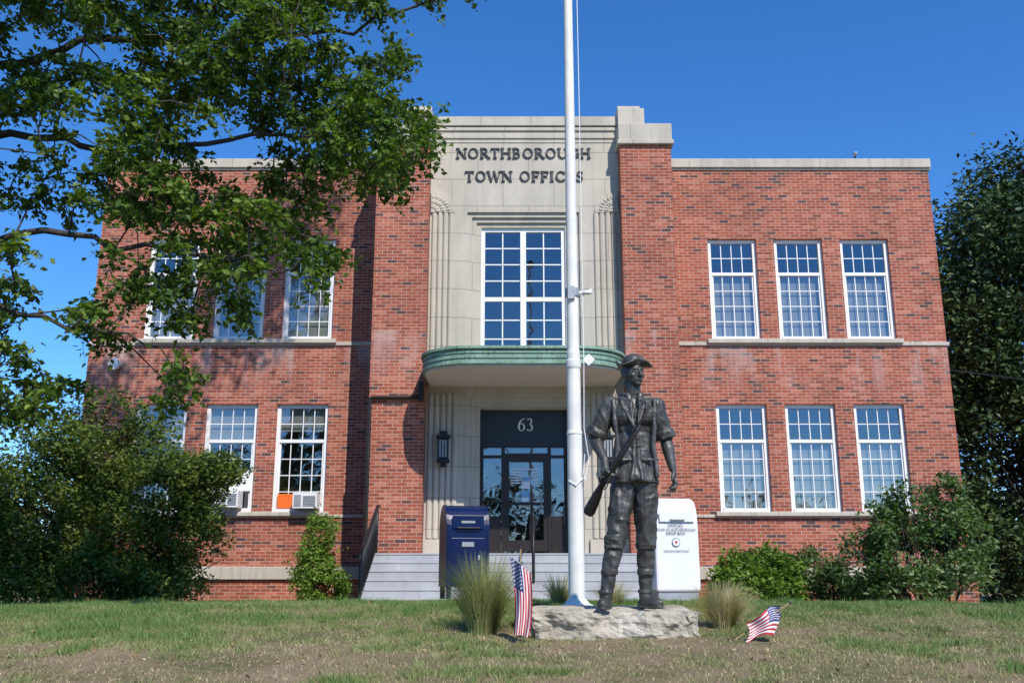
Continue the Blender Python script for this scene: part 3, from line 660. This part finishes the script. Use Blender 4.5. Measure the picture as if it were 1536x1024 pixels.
    lk=bt.lerp(mz,.33)+up*.02; g.ell(lk+sidev*.02,(.02,.02,.035),BRONZ2); g.tube([lk+sidev*.02,lk+sidev*.02+up*.04+ax*-.02],[.008,.005],BRONZ2,8)
    g.tube([P(.27,-.02),P(.29,-.05),P(.34,-.05),P(.36,-.02)],.005,BRONZ2,6)
    for s_ in (.55,.72,.9): g.tube([P(s_,.004),P(s_+.015,.004)],.020,BRONZ2,12)
    g.obj('musket',E,smooth=True)
    E.location=(.93,7.5,-.351)
statue()
# ---------------------------------------------------------------- mailbox
mbx=empty('mailbox'); m=MB()
hw,dp=.275,.27
out=[(-dp,.16)]+[(-dp,.88)]+[(-dp*math.cos(a),.88+.33*math.sin(a)) for a in np.linspace(0,math.pi,16)[1:-1]]+[(dp,.88),(dp,.16)]
m.extr(out,'x',-hw,hw,BLUE); m.obj('body',mbx,bevel=.012)
m=MB()
for sx in (-hw,hw-.012): 
    m.extr([(p[0]*1.035,p[1]+.01 if p[1]>.5 else p[1]) for p in out],'x',sx-.01,sx+.022,BLUE)
m.obj('side_rims',mbx)
m=MB()
for sx in (-1,1):
    for sy in (-1,1): m.box(sx*.24-.03,sx*.24+.03,sy*.22-.03,sy*.22+.03,0,.17,BLUE)
m.obj('legs',mbx)
m=MB(); m.box(-.21,.21,-.290,-.27,.90,1.07,BLUE); m.box(-.15,.15,-.325,-.31,.900,.915,BLACK); m.box(-.15,-.13,-.31,-.285,.900,.915,BLACK); m.box(.13,.15,-.31,-.285,.900,.915,BLACK); m.box(-.22,.22,-.278,-.27,.24,.78,BLUE); m.box(.13,.16,-.288,-.278,.50,.56,GREY)
m.obj('hatch_and_door',mbx,bevel=.004)
m=MB(); m.box(-.08,.08,-.2815,-.2785,.67,.73,GREY); m.box(-.09,.09,-.2935,-.2905,.97,1.0,GREY); m.obj('label',mbx)
mbx.location=(-.64,12.7,float(gz(-.64,12.7))+.01); mbx.rotation_euler=(0,0,math.radians(14))
# ---------------------------------------------------------------- drop box
db=empty('drop_box'); m=MB()
dp=.30; out=[(-dp,.10)]+[(-dp*.96,.95)]+[(-dp*.8*math.cos(a)-.03,1.05+.25*math.sin(a)) for a in np.linspace(.25,math.pi-.6,12)]+[(dp,1.1),(dp,.10)]
m.extr(out,'x',-.30,.30,WHITE2); m.obj('body',db,bevel=.03)
m=MB(); m.box(-.27,.27,-.27,.27,-.02,.10,GREY); m.obj('plinth',db)
m=MB(); m.box(-.24,.24,-.315,-.30,.98,1.12,WHITE2); m.box(-.1,.1,-.335,-.315,1.0,1.02,GREY); m.obj('deposit_slot',db,bevel=.006)
for i,tx in enumerate(('OFFICIAL','TOWN OF NORTHBOROUGH','DROP BOX')): text(tx,.052 if i!=1 else .040,(-.02,-.306,.92-.05*i),LETM,db,'lettering',.001)
text('DROP BOX REMITTANCE',.03,(-.02,-.306,.60),LETM,db,'lettering',.001)
m=MB(); m.tube([(-.02,-.297,.72),(-.02,-.304,.72)],.055,LETM,24); m.tube([(-.02,-.297,.72),(-.02,-.3055,.72)],.048,PAPER,24); m.tube([(-.02,-.297,.72),(-.02,-.307,.72)],.018,FRED,12)
m.tube([(-.31,-.05,.33),(-.345,-.05,.33)],.075,BLACK,20); m.tube([(-.345,-.05,.33),(-.36,-.05,.33)],.035,GREY,12); m.obj('seal_and_lock',db)
db.location=(2.10,12.7,float(gz(2.1,12.7))+.02); db.rotation_euler=(0,0,math.radians(10))
# ---------------------------------------------------------------- flags
def flag(name,fn,base,tip):
    E=empty(name); s=MB(); s.tube([base,tip],.0045,WOODS,8); s.ell(Vector(tip),(.008,.008,.012),LETM); s.obj('stick',E)
    nr,nc=26,40; g=MB(); 
    for m_ in (FRED,FWH,FBL): g.mi(m_)
    g.v=[tuple(fn(c/nc,r/nr)) for r in range(nr+1) for c in range(nc+1)]
    for r in range(nr):
        for c in range(nc):
            a=r*(nc+1)+c; g.f.append([a,a+1,a+nc+2,a+nc+1])
            if r<14 and c<16: mi=1 if (r%2==1 and c%2==(1 if (r//2)%2 else 0) and c<15 and 0<r<13) else 2
            else: mi=0 if (r//2)%2==0 else 1
            g.m.append(mi)
    g.obj('cloth',E,smooth=True,fix=False)
def fl1(u,v):
    x=.05+.15*(v-.2)*(1-.30*u)+.03*math.sin(u*2.5)-.035; z=.04-.10*v*(1-u)-.54*u-.02*v
    y=6.92+.040*math.sin(v*9+u*3)-.02*u
    return (x,y,z)
def fl2(u,v):
    x=1.895-.235*u*(1-.1*v)-.045*v+.02*math.sin(v*4); z=-.305-.10*u-.20*v+.07*u*v+.02*math.sin(u*5); y=6.86+.03*math.sin(u*8+v*3)-.03*v
    return (x,y,z)
flag('small_american_flag',fl1,(.035,6.95,-.58),(.065,6.93,.10)); flag('small_american_flag',fl2,(1.49,6.95,-.60),(1.97,6.86,-.285))
# ---------------------------------------------------------------- vegetation helpers
def leafverts(P,size,up=.6,aspect=.5,droop=0):
    n=len(P); d=rng.normal(size=(n,3)); d[:,2]=d[:,2]*.6-droop; d/=np.linalg.norm(d,axis=1)[:,None]
    nr=rng.normal(size=(n,3)); nr[:,2]+=up*2; s_=np.cross(d,nr); s_/=np.linalg.norm(s_,axis=1)[:,None]+1e-9; nn=np.cross(s_,d)
    L=(size*(.65+.7*rng.random(n)))[:,None]; W=L*aspect*.5
    return np.stack([P,P+d*L*.45-s_*W+nn*L*.08,P+d*L-nn*L*.08,P+d*L*.45+s_*W+nn*L*.08],1)
def leafmesh(name,P,size,mat,parent,up=.6,aspect=.5,var=None,droop=0):
    V=leafverts(P,size,up,aspect,droop)
    if var is None: var=rng.random(len(P))
    return npmesh(name,V,4,[(0,1,2),(0,2,3)],mat,parent,var)
def crown_pts(blobs,n,freq=1.5,thr=-.1,seed=0,shell=.45):
    out=[]; vol=np.array([b[3]*b[4]*b[5] for b in blobs])**.75; cnt=(n*vol/vol.sum()).astype(int)
    for b,k in zip(blobs,cnt):
        d=rng.normal(size=(k*2,3)); d/=np.linalg.norm(d,axis=1)[:,None]
        lump=np.array([noise.noise(Vector(q)*1.8+Vector((seed,b[0],b[2]))) for q in d])
        r_=(shell+(1-shell)*rng.random(k*2)**.7)*(1+.08*rng.normal(size=k*2))*(1+.38*lump)
        p=np.array(b[:3])+d*r_[:,None]*np.array(b[3:6])
        kp=np.array([noise.noise(Vector(q)*freq+Vector((seed,0,0)))>thr for q in p]); out.append(p[kp][:k])
    return np.concatenate(out)
G1=leaf_mat('tree_leaves',(.042,.080,.012),(.10,.165,.022),(.20,.27,.045),.32)
G2=leaf_mat('dark_tree_leaves',(.018,.036,.011),(.048,.082,.022),(.10,.14,.038),0)
G3=leaf_mat('maple_leaves',(.035,.058,.013),(.105,.155,.024),(.20,.23,.05),.24)
G4=leaf_mat('bright_shrub_leaves',(.07,.14,.02),(.15,.25,.035),(.25,.34,.06),.3)
G5=leaf_mat('shrub_leaves',(.04,.085,.025),(.10,.165,.045),(.20,.26,.11),.25)
def bigtree():
    E=empty('shade_tree'); br=MB()
    limbs=[[(-7.6,9.4,-1),(-7.5,9.35,1.2),(-7.4,9.3,3.0),(-7.2,9.4,5.2),(-6.8,9.6,7.5),(-6.2,9.8,10),(-5.6,10,13)],
     [(-7.4,9.3,2.8),(-6.2,9.0,3.9),(-5.2,8.9,4.35),(-4.2,9.0,4.15),(-3.2,9.0,4.2),(-2.2,9.0,4.35),(-1.3,9.0,4.5)],
     [(-7.3,9.4,4.2),(-6.2,9.4,5.3),(-4.8,9.5,5.7),(-3.2,9.5,5.75),(-2.0,9.5,5.8),(-1.1,9.5,6.2),(-.4,9.6,6.55)],
     [(-7.45,9.3,2.2),(-6,8.9,3.0),(-4.9,8.7,3.2),(-3.8,8.6,3.0),(-2.8,8.6,2.85),(-2.1,8.6,2.75)],
     [(-7.5,9.3,1.8),(-6.2,8.9,2.4),(-5.2,8.6,2.4),(-4.2,8.5,2.2),(-3.4,8.4,1.95)],
     [(-7.2,9.4,5.0),(-6,9.6,6.6),(-4.5,9.6,7.2),(-2.5,9.7,7.4)],
     [(-7.1,9.4,5.6),(-5.8,8.2,6.8),(-4.4,7.0,7.4),(-3.0,6.0,7.6)],
     [(-6.6,9.7,8.2),(-5.4,10.5,10.2),(-4.4,11.2,12)]]
    rads=[[.30,.26,.22,.18,.13,.09,.04],[.08,.055,.04,.032,.026,.018,.01],[.08,.055,.04,.03,.022,.015,.008],[.06,.045,.034,.026,.018,.009],[.05,.038,.028,.018,.009],[.08,.055,.035,.015],[.08,.06,.04,.02],[.08,.05,.03]]
    nodes=[]
    for li,(L,R_) in enumerate(zip(limbs,rads)):
        P=[Vector(p) for p in L]; pts=[];rr=[]
        for i in range(len(P)-1):
            for f in (0,.25,.5,.75):
                a=P[i].lerp(P[i+1],f); j=Vector((random.gauss(0,.035),random.gauss(0,.05),random.gauss(0,.04))) if (i>0 or f>0) and li else Vector((0,0,0)); pts.append(a+j); rr.append(R_[i]*(1-f)+R_[i+1]*f)
        pts.append(P[-1]); rr.append(R_[-1]); br.tube(pts,rr,BARK,9)
        if li<6: nodes+=[p for p in pts[4:] if p.z<8]
    poly=[(-7.5,7.6),(-1.6,7.6),(-1.5,5.92),(-2.05,5.6),(-1.9,5.3),(-1.15,5.33),(-1.50,5.0),(-.86,4.64),(-.92,4.14),(-1.3,3.75),(-1.7,3.95),(-2.1,3.40),(-1.80,2.98),(-2.05,2.75),(-2.45,3.0),(-2.7,2.45),(-3.05,2.6),(-3.12,1.85),(-3.2,1.55),(-3.6,1.85),(-4.15,2.1),(-4.34,1.6),(-5.0,1.45),(-7.5,1.8)]
    def inside(x,z):
        c=False; j=len(poly)-1
        for i in range(len(poly)):
            xi,zi=poly[i]; xj,zj=poly[j]
            if (zi>z)!=(zj>z) and x<(xj-xi)*(z-zi)/(zj-zi)+xi: c=not c
            j=i
        return c
    cl=[]; tries=0
    while len(cl)<680 and tries<50000:
        tries+=1; x=random.uniform(-7.0,-.6); z=random.uniform(1.4,7.0)
        if not inside(x,z): continue
        if -5.6<x<-4.2 and 3.2<z<4.6 and random.random()<.78: continue
        if z<3.4 and x>-4.2 and random.random()<.35: continue
        if noise.noise(Vector((x*1.15,z*1.15,3.3)))<-.22: continue
        y=9+random.uniform(-.9,.9); cs=y/9.; q=Vector((x*cs,y,z*cs))
        if any((q-o).length<.19 for o in cl): continue
        cl.append(q)
    for p in ((-.92,9,4.55),(-1.05,9,4.45),(-1.25,9,5.25),(-1.0,9.1,4.2),(-1.35,9,3.8),(-1.8,8.8,3.0),(-1.95,8.7,2.75),(-3.15,8.5,1.75),(-3.2,8.5,1.5),(-1.0,9.5,6.25),(-.5,9.6,6.5),(-1.5,9.5,6.1),(-2.6,8.6,2.45),(-4.3,8.4,1.5),(-4.6,8.4,1.35)): cl.append(Vector(p))
    root=Vector((-7.4,9.3,3)); cl.sort(key=lambda q:(q-root).length); P=[];VV=[]
    for q in cl:
        best=min(nodes,key=lambda o:(o-q).length+1.05*max(0,(o-root).length-(q-root).length)); mid=best.lerp(q,.5)+Vector((random.uniform(-.06,.06),random.uniform(-.06,.06),random.uniform(0,.1)))
        br.tube([best,mid,q],[.011,.008,.005],BARK,5,False); nodes.append(q.copy())
        out=(q-best).normalized() if (q-best).length>0 else Vector((1,0,0))
        base_v=random.uniform(.0,.6)
        for k in range(random.randint(7,11)):
            d=Vector((random.gauss(0,1),random.gauss(0,1),random.gauss(0,.6)))+out*.9; d.normalize(); L=random.uniform(.16,.38)
            pts=[q+d*L*f+Vector((0,0,-.13*f*f)) for f in (0,.33,.66,1)]; br.tube(pts,[.004,.003,.0025,.0015],BARK,3,False)
            for j in range(random.randint(11,17)):
                f=.15+.85*random.random(); p=q+d*L*f+Vector((0,0,-.13*f*f))+Vector((random.gauss(0,.028),random.gauss(0,.028),random.gauss(0,.02))); P.append(tuple(p)); VV.append(min(1,max(0,base_v+random.gauss(.15,.2))))
    br.obj('trunk_and_branches',E,smooth=True,fix=False)
    leafmesh('leaves',np.array(P),.074,G1,E,up=.5,aspect=.60,var=np.array(VV),droop=.35)
    UPc=crown_pts([(-4.1,6.2,7.6,1.8,1.4,.8),(-6.3,7.0,7.9,1.8,2.0,1.2),(-5.2,10.8,12.2,2.4,2.2,1.8),(-7.5,10.5,10.5,2.5,2.5,2.2),(-2.6,12.4,14.2,1.6,1.5,1.2),(-1.6,12.0,16.2,1.3,1.3,1.0)],26000,1.1,-.08,41,.2)  # unseen crown added above the frame to shade the foliage and left wing
    leafmesh('unseen_crown_leaves',UPc,.13,G1,E,up=.5,aspect=.62,droop=.3)
bigtree()
def shrub(name,blobs,n,size,mat,stems,freq=2.,thr=-.08,seed=0,aspect=.5,shell=.4,up=.5):
    E=empty(name); P=crown_pts(blobs,n,freq,thr,seed,shell)
    P=P[P[:,2]>gz(P[:,0],P[:,1])+.02]
    v=np.clip(rng.random(len(P))*.7+np.array([noise.noise(Vector(q)*1.5)*.6+.15 for q in P]),0,1)
    leafmesh('foliage',P,size,mat,E,up=up,aspect=aspect,var=v)
    b=MB()
    for bx in blobs:
        for k in range(stems):
            x0,y0=np.mean([c[0] for c in blobs])*.6+bx[0]*.4+random.uniform(-.15,.15),bx[1]+random.uniform(-.1,.1)
            if name=='distant_tree_line' : x0=bx[0]
            z0=float(gz(x0,y0))-.05
            e=Vector(bx[:3])+Vector((random.gauss(0,.45)*bx[3],random.gauss(0,.45)*bx[4],random.gauss(0.3,.4)*bx[5])); s_=Vector((x0,y0,z0)); r0=.008+.012*bx[5]
            b.tube([s_,s_.lerp(e,.5)+Vector((random.gauss(0,.06),random.gauss(0,.06),.08)),e],[r0,r0*.7,r0*.3],BARK,6,False)
    b.obj('stems',E,smooth=True,fix=False)
shrub('ornamental_maple',[(-7.1,16,1.95,1.15,1.1,.85),(-5.6,15.8,1.35,1.0,1.0,.52),(-4.95,15.7,1.50,.55,.7,.30),(-5.5,15.7,.50,.8,.9,.7),(-6.3,15.8,.6,1.2,1.1,1.1),(-8.0,15.6,.6,1.3,1.2,1.3),(-9.0,15.8,.6,1.1,1.1,1.1),(-6.9,15.4,-.3,1.7,1,.65),(-5.7,15.5,-.4,.8,.8,.45)],82000,.078,G3,4,1.5,-.22,3)
shrub('boundary_trees',[(-12.5,20,.2,2.,2.,1.6),(-14.5,22,.7,2.4,2.4,2.2),(-11.5,18,-.3,1.5,1.5,1.2)],26000,.15,G2,3,.8,-.3,5)
shrub('upright_shrub',[(-3.62,18.0,.45,.34,.34,.50),(-3.70,18,-.15,.50,.45,.6),(-3.45,17.9,-.5,.5,.45,.4)],9000,.066,G4,5,3,-.2,9)
shrub('low_green_shrub',[(4.1,17,-.25,.55,.5,.45),(4.7,17.1,-.2,.5,.5,.5),(3.8,16.9,-.5,.4,.4,.3),(4.5,16.8,-.5,.6,.4,.3)],10000,.09,G4,5,2.5,-.15,11)
shrub('flowering_shrub',[(5.4,17.2,-.2,.55,.5,.45),(5.8,17.2,-.4,.5,.5,.35)],7000,.065,G5,6,3,-.15,13)
shrub('large_open_shrub',[(6.6,16,-.05,1.15,.9,.75),(7.1,16,.65,.7,.6,.5),(6.2,16,.55,.55,.5,.45),(7.35,16,1.15,.35,.35,.3),(6.65,16,1.1,.35,.35,.35),(7.6,16,.3,.45,.5,.6),(5.9,16,-.35,.6,.6,.45)],17000,.088,G5,9,2.,-.03,17)
shrub('background_trees',[(15.6,28,8.6,2.7,3,3.0),(17.5,29,10.8,3.2,3,2.6),(14.9,28,4.0,2.7,3,3.2),(14.0,27.5,6.2,1.7,2.2,2.8),(14.6,27,.6,2.6,2.5,2.4),(18.5,28,5,3.5,3,4.5),(18.5,27,0,3.5,3,3),(20.5,30,10,3,3,4)],140000,.19,G2,4,.6,-.28,21,shell=.3)
blobs=[(x+random.uniform(-3,3),90+random.uniform(-8,8),2+random.uniform(-1,1),7,5,4.2+random.uniform(-1,1.5)) for x in range(-90,91,9)]
blobs+=[(x+random.uniform(-3,3),-52+random.uniform(-5,5),1.5+random.uniform(-1,1),6,4,5+random.uniform(-1,2.5)) for x in range(-70,71,8)]  # unseen trees behind the camera, added to darken door and lower window reflections
shrub('distant_tree_line',blobs,42000,.9,G2,1,.1,-.4,31)
def tuft(name,cx,cy,h,spread,n,mat,dry):
    z0=float(gz(cx,cy))-.02; a=rng.random(n)*6.283; r0=spread*.28*np.sqrt(rng.random(n)); L=h*(.55+.5*rng.random(n)); out=spread*(.15+.85*rng.random(n)**1.2)
    K=5; V=np.zeros((n,K*2,3)); w=.0022+.0014*rng.random(n); ta=a+rng.normal(0,.5,n)
    for k in range(K):
        t=k/(K-1); rr=r0+out*t**1.8; zz=z0+L*(t-.22*t**3*(out/spread)); x=cx+np.cos(ta)*rr; y=cy+np.sin(ta)*rr; ww=w*(1-.85*t)
        V[:,k*2]=np.stack([x-np.sin(ta+.7)*ww,y+np.cos(ta+.7)*ww,zz],-1); V[:,k*2+1]=np.stack([x+np.sin(ta+.7)*ww,y-np.cos(ta+.7)*ww,zz],-1)
    F=[(2*k,2*k+1,2*k+3,2*k+2) for k in range(K-1)]
    npmesh(name,V,K*2,F,mat,None,np.clip(rng.random(n)*.6+dry,0,1))
GT=leaf_mat('ornamental_grass',(.12,.20,.05),(.33,.32,.14),(.55,.44,.27),.25)
tuft('ornamental_grass_clump',-.22,7.35,.64,.38,1500,GT,.15); tuft('ornamental_grass_clump',1.66,7.6,.40,.28,1300,GT,.5)
tuft('ornamental_grass_clump',.46,9.4,.34,.24,450,GT,.3); tuft('ornamental_grass_clump',.95,9.2,.28,.27,400,GT,.35)
n=700; lx=(rng.random(n)*2-1)*5; ly=4.8+rng.random(n)*4.5; LP=np.stack([lx,ly,gz(lx,ly)+.012],-1)
leafmesh('fallen_leaves',LP,.035,leaf_mat('dry_leaves',(.22,.13,.06),(.38,.26,.12),(.45,.36,.18),0),None,up=3,aspect=.6)
# ---------------------------------------------------------------- light, world, camera
d=Vector((-.45,1,-1.15)).normalized(); su=bpy.data.lights.new('sun','SUN'); su.energy=5.0; su.angle=math.radians(.5); su.color=(1,.955,.88)
so_=bpy.data.objects.new('sun',su); COL.objects.link(so_); so_.rotation_mode='QUATERNION'; so_.rotation_quaternion=d.to_track_quat('-Z','Y'); so_.location=(5,-10,15)
W=bpy.data.worlds.new('World'); S.world=W; W.use_nodes=True; wn=W.node_tree.nodes; wl=W.node_tree.links
sk=wn.new('ShaderNodeTexSky'); sk.sky_type='NISHITA'; sk.sun_disc=False; sk.sun_elevation=math.radians(46.4); sk.sun_rotation=math.radians(155.8); sk.air_density=1.; sk.dust_density=0.; sk.ozone_density=3; sk.altitude=1200
mu=wn.new('ShaderNodeMix'); mu.data_type='RGBA'; mu.blend_type='MULTIPLY'; mu.inputs[0].default_value=1; mu.inputs[7].default_value=(.78,1.0,1.28,1); wl.new(sk.outputs[0],mu.inputs[6])
hs=wn.new('ShaderNodeHueSaturation'); hs.inputs['Saturation'].default_value=1.12; hs.inputs['Value'].default_value=1.1; wl.new(mu.outputs[2],hs.inputs['Color'])
wl.new(hs.outputs[0],wn['Background'].inputs[0]); wn['Background'].inputs[1].default_value=.148
cam=bpy.data.cameras.new('camera'); cam.lens=32.8; cam.sensor_width=36; cam.clip_end=2000; co_=bpy.data.objects.new('camera',cam); COL.objects.link(co_)
co_.location=(0,0,0); co_.rotation_euler=(math.radians(90+13.26),0,0); S.camera=co_
